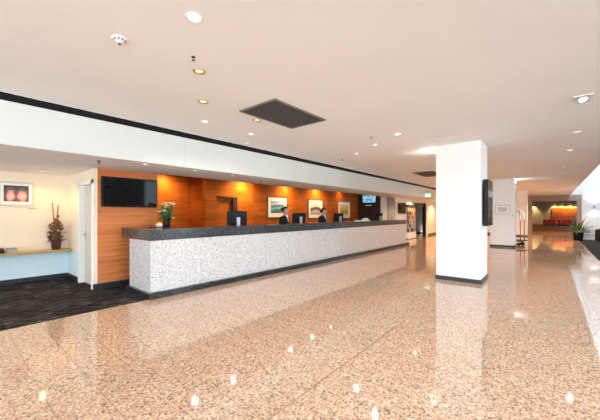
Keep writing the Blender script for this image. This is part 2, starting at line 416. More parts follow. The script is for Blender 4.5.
# far opening, two steps up and the lounge beyond
b = B(31, 31.2, 1.22, 5.05, 0, CEIL); box(b, 31, 31.2, -1.45, 1.22, 2.42, CEIL); box(b, 31, 31.2, -2.6, -1.45, 0, CEIL)
struct('wall_far', b, M['beige'])
struct('wall_far_upper', B(31, 31.2, -8, -1.09, CEIL, 6), M['white'])
struct('wall_link', B(22.7, 31, -2.6, -2.5, 0, 6), M['white'])
b = B(31.0, 31.35, -1.45, 1.22, 0, .17); box(b, 31.35, 40.2, -5, 5, 0, .34)
struct('floor_lounge', b, plain('brown_carpet', (.16, .075, .035), 0.9, var=.2))
struct('ceiling_lounge', B(31.2, 40.2, -5, 5, 2.6, 2.7), M['beige'])
b = B(40, 40.2, -5, 5, .34, 2.6); box(b, 31.2, 40, -5.1, -5, .34, 2.6); box(b, 31.2, 40, 5, 5.1, .34, 2.6)
struct('wall_lounge', b, M['beige'])
struct('wall_lounge_panel', B(39.9, 40, -2.2, 0.0, .34, 2.0), M['orangewall'])

# ------------------------------------------------------------------ reception counter
t = thing('reception_counter', 'long reception counter of pale speckled granite under a thick dark granite top', 'counter', (2.2, 5.06, 0))
L = 11.3
obj('front_panel', B(0, L, 0, .16, .10, .955), M['counter'], t)
obj('end_panel', B(0, .14, .16, .86, .10, .955), M['counterp'], t)
b = B(-.0, L+.25, -.07, .16, 0, .10, bev=.006); box(b, -.05, .12, -.06, .90, 0, .10, bev=.006)
tag(obj('plinth', b, M['plinth'], t), 'black granite plinth')
b = bmesh.new()
vs = [(-.012, -.012), (L, -.012), (L, .40), (.80, .40), (.80, 1.20), (-.012, 1.20)]
lo = [b.verts.new((x, y, .955)) for x, y in vs]; hi = [b.verts.new((x, y, 1.14)) for x, y in vs]
b.faces.new(lo[::-1]); b.faces.new(hi)
for i in range(6): b.faces.new((lo[i], lo[(i+1) % 6], hi[(i+1) % 6], hi[i]))
bmesh.ops.bevel(b, geom=b.edges[:], offset=.006, segments=2, affect='EDGES')
tag(obj('countertop', b, M['slab'], t), 'thick dark grey granite top')
obj('back_panel', B(.66, .80, .86, 1.20, .004, .955), M['desk'], t)
for i, (x0, x1) in enumerate(((3.16, 6.35), (6.35, 9.55), (9.55, 13.2))):
    dk = thing('work_desk', ('grey standing desk hidden behind the counter, nearest the flower end', 'grey standing desk behind the counter between the two receptionists', 'grey standing desk behind the counter at the dark far end')[i], 'desk', ((x0+x1)/2, 5.60, .004), 0, 'standing desks behind the counter')
    hw = (x1-x0)/2-.005
    obj('top', B(-hw, hw, -.36, .32, .856, .896, bev=.004), M['desk'], dk)
    for sx in (-1, 1): obj('leg', B(sx*(hw-.06)-.02, sx*(hw-.06)+.02, -.30, .28, 0, .856), M['desk'], dk)

# ------------------------------------------------------------------ televisions
def television(label, loc, rotz, w, h, depth, screen=None, part=None):
    t = thing('television', label, 'television', loc, rotz)      # local: faces -Y, wall at y=0
    obj('casing', B(-w/2, w/2, -depth, -.03, 0, h, bev=.006), M['black'], t)
    e = .018
    obj('screen', B(-w/2+e, w/2-e, -depth-.003, -depth+.004, e, h-e), screen or M['screen'], t)
    obj('wall_mount', B(-w*.25, w*.25, -.03, 0, h*.25, h*.75), M['blackmat'], t)
    return t
television('wide black television on the timber panel left of the counter', (2.375, 6.40, 1.535), 0, 1.0, .565, .10)
t = television('tall black screen mounted upright on the side of the near column', (7.34, 1.085, 1.16), 0, .64, .94, .105, M['screen'])
television('small dark television on the far cream wall above the white rack', (15.76, 6.17, 1.42), 0, 1.02, .56, .08, plain('maroon_screen', (.03, .008, .006), .15))
def bluescreen():
    m, nt, b = base('blue_screen', .3)
    tc = N(nt, 'ShaderNodeTexCoord'); n = N(nt, 'ShaderNodeTexNoise', Scale=4.0, Detail=3.0); nt.links.new(tc.outputs['Generated'], n.inputs['Vector'])
    r = ramp(nt, [(.35, (.04, .16, .30)), (.5, (.10, .36, .52)), (.6, (.45, .70, .78)), (.7, (.12, .30, .42))]); nt.links.new(n.outputs['Fac'], r.inputs[0])
    nt.links.new(r.outputs[0], b.inputs['Emission Color']); b.inputs['Emission Strength'].default_value = .9
    b.inputs['Base Color'].default_value = (.02, .02, .02, 1); return m
t = television('lit blue television high on the dark wall at the end of the counter', (14.84, 7.51, 2.0), -PI/2, .80, .42, .12, bluescreen())
t.rotation_euler = (0, 0, -PI/2)
tag(obj('wall_sign', B(14.825, 14.838, 7.42, 7.78, 1.84, 1.89), M['paper']), 'small white strip on the dark wall beneath the blue television', 'sign')

# ------------------------------------------------------------------ framed pictures (local: faces -Y, origin at bottom centre)
def picture(label, loc, rotz, w, h, kind, fmat, fw=.022, matw=.12, group=None, matm=None):
    t = thing('framed_picture', label, 'picture', loc, rotz, group)
    b = bmesh.new()
    for a in ((-w/2, w/2, 0, fw), (-w/2, w/2, h-fw, h)): box(b, a[0], a[1], -.035, 0, a[2], a[3])
    for a in ((-w/2, -w/2+fw), (w/2-fw, w/2)): box(b, a[0], a[1], -.035, 0, fw, h-fw)
    obj('frame', b, fmat, t)
    obj('mat_board', B(-w/2+fw, w/2-fw, -.018, -.002, fw, h-fw), matm or M['mat_board'], t)
    obj('print', B(-w/2+fw+matw, w/2-fw-matw, -.022, -.018, fw+matw, h-fw-matw*.8), art('art_'+kind, kind), t)
    return t
PG = 'framed pictures along the timber wall behind the counter'
picture('framed turquoise harbour picture behind the first receptionist', (8.44, 8.25, 1.25), 0, 1.10, .82, 'harbour', M['frame_dark'], .025, .16, PG)
picture('framed picture of a dark island over grey water, middle of the timber wall', (10.92, 8.25, 1.20), 0, 1.10, .85, 'island', M['frame_dark'], .025, .14, PG)
picture('framed yellow sunset picture, last on the timber wall', (13.37, 8.25, 1.19), 0, 1.10, .82, 'sunset', M['mat_board'], .025, .13, PG)
picture('framed picture of two pink blossoms above the alcove shelf', (.955, 8.25, 1.565), 0, .54, .48, 'blossoms', plain('frame_cream', (.62, .58, .48), .4), .035, .05)
picture('framed pale grey print on the white middle column', (15.27, 1.60, 1.385), -PI/2, .54, .40, 'sketch', M['frame_grey'], .02, .10, matm=M['paper'])
tag(obj('caption_card', B(15.264, 15.272, 1.23, 1.29, 1.30, 1.36), M['frame_grey']), 'tiny caption card under the pale print on the middle column', 'label')
tag(obj('caption_card', B(1.13, 1.25, 8.244, 8.252, 1.50, 1.525), M['frame_grey']), 'tiny caption strip under the pink blossom picture', 'label')
picture('dark picture on the lounge back wall left of the lit orange panel', (40, 2.55, 1.05), -PI/2, .62, 1.35, 'stripes', M['frame_dark'], .04, .05)

# ------------------------------------------------------------------ alcove shelf and what stands on it
b = bmesh.new(); n = 26; top = []; 
for i in range(n+1):
    x = -3 + 4.78*i/n
    fy = 7.86 + .018*math.sin(i*1.7) + .014*math.sin(i*.63+1)
    top.append((x, fy))
lo = [b.verts.new((x, fy+.015, .605)) for x, fy in top] + [b.verts.new((1.78, 8.25, .605)), b.verts.new((-3, 8.25, .605))]
hi = [b.verts.new((x, fy, .65)) for x, fy in top] + [b.verts.new((1.78, 8.25, .65)), b.verts.new((-3, 8.25, .65))]
b.faces.new(lo[::-1]); b.faces.new(hi)
for i in range(len(lo)): j = (i+1) % len(lo); b.faces.new((lo[i], lo[j], hi[j], hi[i]))
tag(obj('wall_shelf', b, M['oak']), 'long honey timber shelf with a wavy front edge along the alcove wall', 'shelf')
t = thing('storage_box', 'small black and red lidded box on the alcove shelf', 'box', (.70, 8.04, .65))
obj('body', B(-.2, .06, -.08, .08, 0, .075, bev=.008), M['black'], t)
obj('lid', B(-.2, .05, -.075, .075, .075, .10, bev=.01), M['redlac'], t)
t2 = thing('tray', 'grey square holder beside the black and red box on the shelf', 'holder', (.86, 8.02, .65))
b = B(-.075, .075, -.06, .06, 0, .008)
for a in ((-.075, -.068, -.06, .06), (.068, .075, -.06, .06), (-.068, .068, -.06, -.053), (-.068, .068, .053, .06)): box(b, *a, .008, .09)
obj('holder', b, M['grey'], t2)
t = thing('dried_arrangement', 'tall rust brown dried flower arrangement in a maroon pot on the shelf', 'plant', (1.545, 8.03, .65)); t.scale = (.78, .78, 1)
obj('pot', lathe(bmesh.new(), [(0, 0), (.085, 0), (.10, .05), (.125, .20), (.13, .215), (.115, .215), (.10, .19), (0, .19)]), M['potred'], t, smooth=True)
for dx, dy, h, lean in ((-.045, .0, 1.02, -.035), (.02, .02, .98, .03)):
    obj('stem', tube(bmesh.new(), [(dx*.5, dy, .18), (dx*.9, dy, h*.5), (dx+lean, dy, h*.97)], [.018, .016, .012]), M['stem'], t, smooth=True)
b = bmesh.new(); b2 = bmesh.new()
for i in range(110):
    a = random.random()*2*PI; z = .20+random.random()**1.4*.38; rr = .05+.14*(1-(z-.2)/.55)*random.random()
    p = Vector((rr*math.cos(a), rr*.7*math.sin(a), z))
    q = p + Vector((math.cos(a)*.09, math.sin(a)*.07, random.uniform(-.05, .07)))
    leafblade(b, p, q, .085, .02, 4)
for i in range(26):
    a = random.random()*2*PI; z = .22+random.random()*.42; rr = .03+.15*(1-(z-.2)/.55)*random.random()
    ell(b2, (rr*math.cos(a), rr*.7*math.sin(a), z), (.032, .03, .026), 8, 6)
tag(obj('dried_flowers', b2, M['rustl'], t, smooth=True), kind='stuff')
for p, r in (((.045, .02, .70), .045), ((.03, .01, .60), .055), ((-.03, 0, .52), .05), ((.04, 0, .48), .06)):
    b2 = bmesh.new()
    for k in range(12):
        a = k*2*PI/12; e = .3 if k % 2 else -.35
        leafblade(b2, (p[0], p[1], p[2]), (p[0]+r*1.3*math.cos(a), p[1]+r*1.3*math.sin(a), p[2]+e*r*1.5), .045, 0, 4)
    ell(b2, p, (r*.6, r*.6, r*.75), 10, 8)
    obj('seed_head', b2, M['rustl'], t)
thick(obj('leaves', b, M['rust'], t))

# ------------------------------------------------------------------ flowers and items on the counter
t = thing('flower_vase', 'dark vase of yellow and cream flowers on the counter end', 'flowers', (2.90, 5.95, 1.14)); t.scale = (1.2, 1.2, 1.06)
obj('vase', lathe(bmesh.new(), [(0, 0), (.05, 0), (.062, .03), (.05, .10), (.048, .15), (.058, .17), (.048, .17), (.042, .12), (0, .12)]), M['black'], t, smooth=True)
b = bmesh.new(); by = bmesh.new(); bw = bmesh.new(); bs = bmesh.new()
for i in range(95):
    a = random.random()*2*PI; e = random.uniform(.05, 1.4); l = random.uniform(.10, .30)
    p = Vector((.02*math.cos(a), .02*math.sin(a), .16)); q = p + Vector((l*.62*math.cos(a)*math.cos(e), l*.62*math.sin(a)*math.cos(e), l*math.sin(e)*1.15))
    leafblade(b, p.lerp(q, .3), q, .055, .03, 5)
for i in range(26):
    a = random.random()*2*PI; r = random.uniform(.0, .14); z = random.uniform(.22, .5) - r*.5
    c = (r*math.cos(a), r*math.sin(a), z); yel = i % 5 < 3; tgt = bmesh.new()
    tube(bs, [(0, 0, .15), (c[0]*.6, c[1]*.6, z*.7), c], .004, 5)
    for k in range(7):
        an = k*2*PI/7
        leafblade(tgt, c, (c[0]+.045*math.cos(an), c[1]+.045*math.sin(an), c[2]+.018), .034, 0, 3)
    ell(tgt, c, (.016, .016, .016), 6, 5)
    thick(obj('yellow_flower' if yel else 'cream_flower', tgt, M['petaly'] if yel else M['petalw'], t))
thick(obj('foliage', b, M['leaf'], t)); obj('stems', bs, M['leafd'], t)
t = thing('candle_bowl', 'low cream flower bowl on a black tray beside the dark vase', 'bowl', (2.64, 5.74, 1.14))
obj('tray', B(-.14, .10, -.06, .06, 0, .012, bev=.003), M['black'], t)
obj('bowl', lathe(bmesh.new(), [(0, .012), (.045, .012), (.06, .05), (.062, .065), (.052, .065), (0, .055)], 16, (.02, 0, 0)), M['petalw'], t, smooth=True)
b = bmesh.new()
for i in range(9):
    a = i*2*PI/9; ell(b, (.02+.034*math.cos(a), .034*math.sin(a), .078), (.018, .018, .016), 6, 5)
ell(b, (.02, 0, .09), (.02, .02, .018), 6, 5)
obj('blossoms', b, M['petaly'], t)
tag(obj('tent_card', xf(B(-.13, .13, -.008, .008, 0, .18), Matrix.Translation((13.22, 5.20, 1.14)) @ Matrix.Rotation(-.6, 4, 'Z') @ Matrix.Rotation(-.12, 4, 'X')), M['paper']), 'white standing card at the far end of the dark granite top', 'card')
t = thing('paper_tray', 'pale paper tray on the counter below the blue television', 'tray', (10.05, 5.36, 1.14))
obj('tray', B(-.55, .45, -.06, .08, 0, .03, bev=.004), M['paper'], t)
obj('paper_stack', B(.05, .30, -.05, .06, .03, .10, bev=.004), M['paper'], t)

# ------------------------------------------------------------------ computer monitors (local: back faces -Y, stand on y<0 side)
def monitor(label, loc, rotz, w=.44, h=.31):
    t = thing('computer_monitor', label, 'monitor', loc, rotz, 'computer monitors behind the counter')
    tilt = Matrix.Translation((0, 0, .24)) @ Matrix.Rotation(.10, 4, 'X')
    obj('casing', xf(B(-w/2, w/2, -.018, .018, 0, h, bev=.008), tilt), M['black'], t)
    obj('rear_bulge', xf(B(-w*.33, w*.33, -.045, -.016, h*.12, h*.80, bev=.012), tilt), M['black'], t)
    obj('screen', xf(B(-w/2+.015, w/2-.015, .017, .0195, .015, h-.015), tilt), M['screen'], t)
    obj('stand', B(-.01, .07, -.115, -.05, .02, .42, bev=.008), M['silver'], t)
    obj('base', B(-.12, .12, -.17, .08, 0, .02, bev=.006), M['silver'], t)
    return t
monitor('unattended black monitor on a silver stand in front of the timber doorway', (4.46, 5.68, .901), -.62, .46, .33)
monitor('black monitor directly right of the first receptionist', (6.76, 5.72, .901), -.45, .43, .29)
monitor('black monitor to the right of the second receptionist', (8.86, 5.70, .901), -.35, .40, .29)
monitor('far black monitor at the dark end of the counter', (12.05, 5.70, .901), -.35, .40, .30)
for x, y, r, l in ((6.85, 6.05, -.45, 'black keyboard in front of the first receptionist'), (8.95, 6.04, -.35, 'black keyboard in front of the second receptionist')):
    pass

# ------------------------------------------------------------------ people
def remesh(name, bm, mat, parent, vox=.008, smooth=6):
    o = obj(name, bm, mat)
    md = o.modifiers.new('r', 'REMESH'); md.mode = 'VOXEL'; md.voxel_size = vox
    md2 = o.modifiers.new('s', 'SMOOTH'); md2.factor = .5; md2.iterations = smooth
    dg = bpy.context.evaluated_depsgraph_get(); dg.update()
    me = bpy.data.meshes.new_from_object(o.evaluated_get(dg)); me.name = name
    for p in me.polygons: p.use_smooth = True
    bpy.data.objects.remove(o); me.materials.clear(); me.materials.append(mat)
    n = bpy.data.objects.new(name, me); C.objects.link(n); n.parent = parent
    return n
def rings(bm, secs, seg=20):
    rr = []
    for z, cx, a, s in secs:
        rr.append([bm.verts.new((cx+a*math.cos(2*PI*k/seg), s*math.sin(2*PI*k/seg), z)) for k in range(seg)])
    for A, Bq in zip(rr, rr[1:]):
        for i in range(seg): j = (i+1) % seg; bm.faces.new((A[i], A[j], Bq[j], Bq[i]))
    bm.faces.new(rr[0][::-1]); bm.faces.new(rr[-1]); return bm
TORSO = [(.78, 0, .095, .160), (.86, 0, .105, .168), (.98, 0, .085, .130), (1.08, .004, .094, .138), (1.18, .010, .108, .152), (1.27, .002, .094, .165), (1.33, -.006, .070, .150), (1.37, -.012, .050, .080), (1.40, -.010, .047, .050), (1.47, .0, .045, .047)]
def person(label, loc, rotz, bun, nod=.22):
    root = thing('person', label, 'person', loc, rotz, 'receptionists behind the counter')
    HM = Matrix.Translation((0, 0, 1.43)) @ Matrix.Rotation(nod, 4, 'Y') @ Matrix.Translation((0, 0, -1.43))
    b = bmesh.new(); rings(b, TORSO)
    hd = bmesh.new()
    ell(hd, (.018, 0, 1.535), (.094, .073, .098), 24, 16); ell(hd, (.040, 0, 1.475), (.062, .054, .062), 16, 12)      # skull, jaw
    tube(hd, [(.104, 0, 1.555), (.122, 0, 1.522), (.128, 0, 1.508), (.10, 0, 1.498)], [.010, .012, .014, .010], 8)      # nose
    ell(hd, (.098, 0, 1.463), (.016, .024, .012), 10, 8); ell(hd, (.085, 0, 1.435), (.020, .022, .016), 10, 8)          # lips, chin
    for s in (-1, 1): ell(hd, (.012, s*.075, 1.515), (.020, .010, .032), 8, 8)                                         # ears
    xf(hd, HM); merge(b, hd)
    arm = {}
    for s in (-1, 1):
        sh = Vector((-.005, s*.165, 1.30)); el = Vector((-.03, s*.215, 1.04)); wr = Vector((.205, s*.13, .985)); kn = Vector((.285, s*.11, .965))
        arm[s] = (sh, el, wr)
        tube(b, [sh+Vector((0, -s*.05, .0)), sh, sh.lerp(el, .5), el], [.05, .052, .043, .036], 14)
        tube(b, [el, el.lerp(wr, .35), wr], [.036, .037, .024], 14)
        ell(b, wr.lerp(kn, .55), (.052, .040, .017), 12, 8, Matrix.Rotation(.2, 3, 'Y'))
        for k, ln in enumerate((.068, .078, .072, .056)):                                                               # four curled fingers
            oy = (k-1.5)*.019; p = kn + Vector((-.008, oy, .002))
            tube(b, [p-Vector((.03, 0, 0)), p, p+Vector((ln*.5, oy*.2, -.004)), p+Vector((ln*.78, oy*.3, -.022)), p+Vector((ln*.86, oy*.3, -.038))], [.0095, .0095, .009, .008, .007], 8)
        tube(b, [wr+Vector((.03, -s*.02, -.002)), wr+Vector((.055, -s*.05, -.006)), wr+Vector((.085, -s*.058, -.016)), wr+Vector((.105, -s*.05, -.022))], [.013, .011, .010, .008], 8)
        hp = Vector((0, s*.085, .84)); kne = Vector((.012, s*.08, .47)); an = Vector((-.015, s*.078, .09))
        tube(b, [hp, hp.lerp(kne, .5), kne], [.085, .075, .055], 14); tube(b, [kne, kne.lerp(an, .35), an, an-Vector((0, 0, .05))], [.054, .055, .034, .034], 14)
        ell(b, (.05, s*.08, .04), (.115, .042, .034), 12, 8)
    body = remesh('body', b, M['skin'], root, .007, 4)
    # clothes
    j = bmesh.new()
    rings(j, [(.70, 0, .118, .182), (.80, 0, .115, .178), (.88, 0, .118, .180), (.99, 0, .100, .146), (1.08, .004, .108, .152), (1.18, .010, .122, .165), (1.27, .002, .108, .178), (1.335, -.008, .083, .158), (1.375, -.016, .058, .082)])
    for s in (-1, 1):
        sh, el, wr = arm[s]
        tube(j, [sh+Vector((0, -s*.05, 0)), sh, sh.lerp(el, .5), el], [.062, .066, .056, .050], 14); tube(j, [el, el.lerp(wr, .5), el.lerp(wr, .93)], [.050, .045, .036], 14)
    remesh('jacket', j, M['suit'], root, .008, 3)
    s_ = bmesh.new()
    P = [(.066, -.050, 1.395), (.066, .050, 1.395), (.139, 0, 1.16), (.050, -.045, 1.385), (.050, .045, 1.385), (.10, 0, 1.15), (.112, .022, 1.29), (.112, -.022, 1.29)]
    v = [s_.verts.new(p) for p in P]
    for f in ((0, 7, 6, 1), (7, 2, 6), (3, 4, 5), (0, 1, 4, 3), (0, 3, 5, 7), (7, 5, 2), (1, 6, 5, 4), (6, 2, 5)): s_.faces.new([v[i] for i in f])
    obj('shirt', s_, M['shirt'], root)
    tr = bmesh.new(); rings(tr, [(.74, 0, .104, .166), (.86, 0, .110, .172), (.95, 0, .095, .142)])
    sh_ = bmesh.new()
    for s in (-1, 1):
        hp = Vector((0, s*.085, .84)); kne = Vector((.012, s*.08, .47)); an = Vector((-.012, s*.078, .10))
        tube(tr, [hp, hp.lerp(kne, .5), kne, kne.lerp(an, .5), an], [.095, .087, .070, .064, .062], 14)
    remesh('trousers', tr, M['stocking'], root, .010, 3)
    for s in (-1, 1):
        sb = bmesh.new(); ell(sb, (.055, s*.08, .045), (.128, .050, .043), 14, 10)
        for q in sb.verts: q.co.z = max(q.co.z, .0)
        obj('shoe', sb, M['black'], root, smooth=True)
    # hair, eyes, brows, mouth
    hb = bmesh.new(); ell(hb, (.002, 0, 1.548), (.104, .086, .100), 28, 20)
    dele = [q for q in hb.verts if (q.co.x > .035 and q.co.z < 1.575 - (.105-q.co.x)*.35 + .02) or (q.co.x > -.02 and q.co.z < 1.50) or q.co.z < 1.455]
    bmesh.ops.delete(hb, geom=dele, context='VERTS')
    if bun: ell(hb, (-.118, 0, 1.555), (.045, .048, .045), 14, 10); 
    else: ell(hb, (-.10, 0, 1.50), (.034, .045, .06), 12, 10)
    xf(hb, HM); h = obj('hair', hb, M['hair'], root, smooth=True); thick(h, .012)
    for s in (-1, 1):
        e = bmesh.new(); ell(e, (.098, s*.032, 1.540), (.008, .013, .007), 10, 8); xf(e, HM); obj('eye', e, M['black'], root, smooth=True)
        e = bmesh.new(); ell(e, (.103, s*.034, 1.560), (.006, .020, .004), 10, 6); xf(e, HM); obj('eyebrow', e, M['hair'], root, smooth=True)
    e = bmesh.new(); ell(e, (.109, 0, 1.464), (.009, .022, .007), 10, 6); xf(e, HM); obj('mouth', e, M['lip'], root, smooth=True)
    root.scale = (.985,)*3
    return root
person('person with dark hair in a bun and black jacket, before the turquoise picture', (6.68, 6.20, .004), -1.42, True, .10)
person('person with short dark hair and black jacket, before the dark island picture', (8.66, 6.20, .004), -1.5, False, .22)

# ------------------------------------------------------------------ ceiling fittings
def downlight(name, label, loc, group, r=.055, lens=None, ring=None, energy=20, color=SOFTW, proto={}):
    key = (name, r, (lens or M['lens']).name, (ring or M['whitepl']).name)
    t = thing(name, label, 'downlight', loc, 0, group)
    if key not in proto:
        a = obj('trim_ring', lathe(bmesh.new(), [(r*.72, .012), (r*.80, -.004), (r, -.010), (r*1.12, -.006), (r*1.16, 0), (r*1.1, .012)], 24), ring or M['whitepl'], t, smooth=True)
        l = obj('lamp', lathe(bmesh.new(), [(0, -.004), (r*.5, -.003), (r*.74, 0), (r*.74, .008)], 20), lens or M['lens'], t, smooth=True)
        proto[key] = (a, l)
    else:
        for q in proto[key]:
            c = q.copy(); C.objects.link(c); c.parent = t
    if energy: spot('downlight_or_fill_beam', (loc[0], loc[1], loc[2]-.03), energy*DL, color, 2.5, .6)
    return t
CG = 'downlights in the main ceiling'
for x, y, r, ln, rg, e, lab in (
    (1.21, 2.05, .056, 'lensw', 'whitepl', 18, 'bright white downlight at the top edge of the ceiling, nearest of all'),
    (1.70, 2.78, .055, 'dimlens', 'brass', 14, 'brass ringed downlight just below the dark sprinkler head'),
    (2.19, 3.49, .060, 'dimlens', 'brass', 14, 'brass ringed downlight left of the grey ceiling vent'),
    (2.68, 4.22, .055, 'lens', 'whitepl', 14, 'small downlight close to the dark slot, left of the vent row'),
    (3.16, 3.53, .060, 'dimlens', 'brass', 14, 'brass downlight touching the near corner of the grey ceiling vent'),
    (3.64, 4.23, .055, 'lens', 'whitepl', 14, 'small downlight between the grey vent and the dark slot'),
    (4.08, 4.87, .055, 'dimlens', 'whitepl', 0, 'faint downlight right beside the dark slot below the grey vent'),
    (5.38, 2.17, .060, 'lensw', 'whitepl', 14, 'downlight in open ceiling left of the near column top'),
    (5.89, 2.86, .055, 'lens', 'whitepl', 14, 'downlight just beneath the small dark sprinkler right of the vent'),
    (6.47, 3.64, .055, 'lens', 'whitepl', 14, 'small downlight beside the black dot sprinkler near the slot'),
    (7.31, -.35, .055, 'dimlens', 'whitepl', 14, 'nearest round downlight in the row along the right ceiling edge'),
    (9.27, -.32, .060, 'lens', 'whitepl', 14, 'second round downlight in the row along the right ceiling edge'),
    (12.5, -.29, .060, 'dimlens', 'whitepl', 14, 'third round downlight in the row along the right ceiling edge'),
    (14.3, -.29, .060, 'lensw', 'whitepl', 14, 'fourth round downlight in the row along the right ceiling edge')):
    downlight('downlight', lab, (x, y, CEIL), CG, r, M[ln], M[rg], e)
SG = 'downlights in the soffit over the counter'
for x, y, lab in (
    (2.20, 5.26, 'soffit downlight above the wide black television'), (3.15, 5.30, 'soffit downlight above the timber recess by the flowers'),
    (4.08, 5.32, 'soffit downlight above the unattended monitor'), (5.97, 5.33, 'soffit downlight above the turquoise harbour picture'),
    (7.00, 5.40, 'soffit downlight above the dark island picture'), (7.99, 5.42, 'soffit downlight between the island and sunset pictures'),
    (9.75, 5.42, 'soffit downlight above the yellow sunset picture'), (11.3, 5.5, 'soffit downlight above the lit blue television')):
    downlight('soffit_downlight', lab, (x, y, SOFF), SG, .045, M['lensw'], M['whitepl'], 12, SOFTW)
downlight('soffit_downlight', 'soffit downlight over the far white brochure rack', (17.0, 5.85, SOFF), SG, .05, M['dimlens'], M['whitepl'], 70, WARM)
downlight('soffit_downlight', 'added soffit light brightening the white pier past the blue television', (13.95, 5.85, SOFF), SG, .045, M['lens'], M['whitepl'], 60, WARM)  # added fitting that brightens the white pier and far wall
downlight('soffit_downlight', 'soffit downlight over the yellow wall past the black door frame', (21.0, 5.6, SOFF), SG, .06, M['lensw'], M['whitepl'], 90, (1, .62, .26))
downlight('soffit_downlight', 'warm downlight in the alcove ceiling above the blossom picture', (1.28, 7.75, SOFF), SG, .06, M['lensw'], M['whitepl'], 15, (1, .56, .18))
spot('downlight_or_fill_beam', (-.4, 7.7, SOFF-.03), 32, (1, .46, .10), 1.9, .7); spot('downlight_or_fill_beam', (-2, 7.3, SOFF-.03), 36, WARM, 1.9, .7); spot('downlight_or_fill_beam', (.6, 6.4, SOFF-.03), 26, WARM, 1.9, .7)
for x, e in ((6.69, 270), (8.89, 250), (10.95, 230), (4.6, 60), (12.9, 50)): spot('picture_beam', (x, 7.70, 2.70), e*.55, (1, .62, .26), 2.4, 1.0, (x, 8.20, 1.5), .08)
for x, e in ((6.69, 38), (8.89, 30), (10.95, 28), (12.9, 8)): spot('picture_beam', (x, 7.98, 2.64), e, (1, .66, .24), 1.5, 1.0, (x, 8.25, 2.28), .05)
spot('picture_beam', (4.45, 8.8, 2.68), 70, (1, .62, .24), 2.4, 1.0, (4.4, 9.25, 1.6)); spot('picture_beam', (4.45, 9.03, 2.64), 26, (1, .66, .24), 1.5, 1.0, (4.45, 9.29, 2.28), .05)
for x in (17.0, 18.6): spot('downlight_or_fill_beam', (x, 7.0, 2.7), 7, SOFTW, 2.2, .7)
def sprinkler(label, loc, s=1.0, cat='sprinkler'):
    t = thing('sprinkler_head', label, cat, loc, 0, 'sprinkler heads in the ceiling')
    obj('escutcheon', lathe(bmesh.new(), [(0, 0), (.032*s, 0), (.030*s, -.008*s), (.010*s, -.012*s), (.010*s, -.02*s), (0, -.02*s)], 16), M['frame_dark'], t, smooth=True)
    obj('frame_arms', tube(tube(bmesh.new(), [(-.012*s, 0, -.015*s), (-.016*s, 0, -.035*s), (0, 0, -.052*s)], .004*s, 6), [(.012*s, 0, -.015*s), (.016*s, 0, -.035*s), (0, 0, -.052*s)], .004*s, 6), M['frame_dark'], t)
    obj('deflector', lathe(bmesh.new(), [(0, -.050*s), (.024*s, -.052*s), (.024*s, -.056*s), (0, -.058*s)], 12), M['frame_dark'], t)
sprinkler('dark sprinkler head above the brass downlight near the ceiling top', (1.51, 2.57, CEIL), .6)
sprinkler('small dark sprinkler head on the ceiling right of the grey vent', (5.26, 2.64, CEIL), .7)
sprinkler('dark sprinkler head near the dark slot at mid ceiling', (6.87, 4.29, CEIL), .8)
sprinkler('dark sprinkler head on the alcove soffit above the white door', (1.60, 5.52, SOFF), .9)
sprinkler('tiny sprinkler head on the soffit over the timber doorway', (5.18, 5.64, SOFF), .9)
t = thing('ceiling_speaker', 'white domed slotted speaker on the ceiling at upper left', 'speaker', (.955, 2.775, CEIL)); t.scale = (.7, .7, .8)
obj('flange', lathe(bmesh.new(), [(.05, 0), (.085, 0), (.083, -.010), (.060, -.016)], 28), M['whitepl'], t, smooth=True)
obj('dome', lathe(bmesh.new(), [(.060, -.012), (.058, -.030), (.040, -.040), (.030, -.052), (0, -.054)], 28), M['whitepl'], t, smooth=True)
b = bmesh.new()
for i in range(9):
    a = i*2*PI/9; xf_ = Matrix.Rotation(a, 4, 'Z') @ Matrix.Translation((.060, 0, -.022)); q = B(-.004, .003, -.010, .010, -.006, .006); xf(q, xf_); merge(b, q)
obj('slots', b, M['frame_dark'], t); obj('centre_cap', lathe(bmesh.new(), [(0, -.05), (.016, -.053), (.012, -.062), (0, -.062)], 14), M['frame_dark'], t)
def vent(label, x0, x1, y0, y1):
    t = thing('air_vent', label, 'vent', ((x0+x1)/2, (y0+y1)/2, CEIL)); w, d = (x1-x0)/2, (y1-y0)/2
    b = bmesh.new(); f = .03
    for a in ((-w, w, -d, -d+f), (-w, w, d-f, d), (-w, -w+f, -d+f, d-f), (w-f, w, -d+f, d-f)): box(b, *a, -.018, 0)
    obj('frame', b, M['ventf'], t); obj('backing', B(-w+f, w-f, -d+f, d-f, -.006, 0), M['ventm'], t)
    b = bmesh.new(); n = int((2*d-2*f)/.02)
    for i in range(n): y = -d+f+(i+.5)*(2*d-2*f)/n; box(b, -w+f, w-f, y-.003, y+.003, -.014, -.006)
    obj('louvres', b, M['ventm'], t)
vent('large dark grey rectangular ceiling vent above the counter', 2.71, 3.83, 2.69, 3.40)
vent('small far dark grey ceiling vent seen left of the near column', 10.7, 12.2, 3.1, 3.8)
def panel(label, x, y, s):
    t = thing('access_panel', label, 'panel', (x, y, CEIL))
    b = bmesh.new(); 
    for a in ((-s, s, -s, -s+.012), (-s, s, s-.012, s), (-s, -s+.012, -s, s), (s-.012, s, -s, s)): box(b, *a, -.004, 0)
    obj('frame', b, M['cream'], t); obj('hatch', B(-s+.012, s-.012, -s+.012, s-.012, -.002, 0), M['ceil'], t)
panel('flush access panel in the ceiling left above the near column', 6.35, 1.58, .22)
panel('flush access panel in the ceiling right of the near column', 7.25, .82, .20)
t = thing('gimbal_spotlight', 'square adjustable spotlight at the right edge of the ceiling', 'spotlight', (5.17, -.30, CEIL))
b = bmesh.new()
for a in ((-.09, .09, -.09, -.065), (-.09, .09, .065, .09), (-.09, -.065, -.065, .065), (.065, .09, -.065, .065)): box(b, *a, -.012, 0)
obj('frame', b, M['whitepl'], t)
R_ = Matrix.Translation((0, 0, -.02)) @ Matrix.Rotation(.5, 4, 'Y')
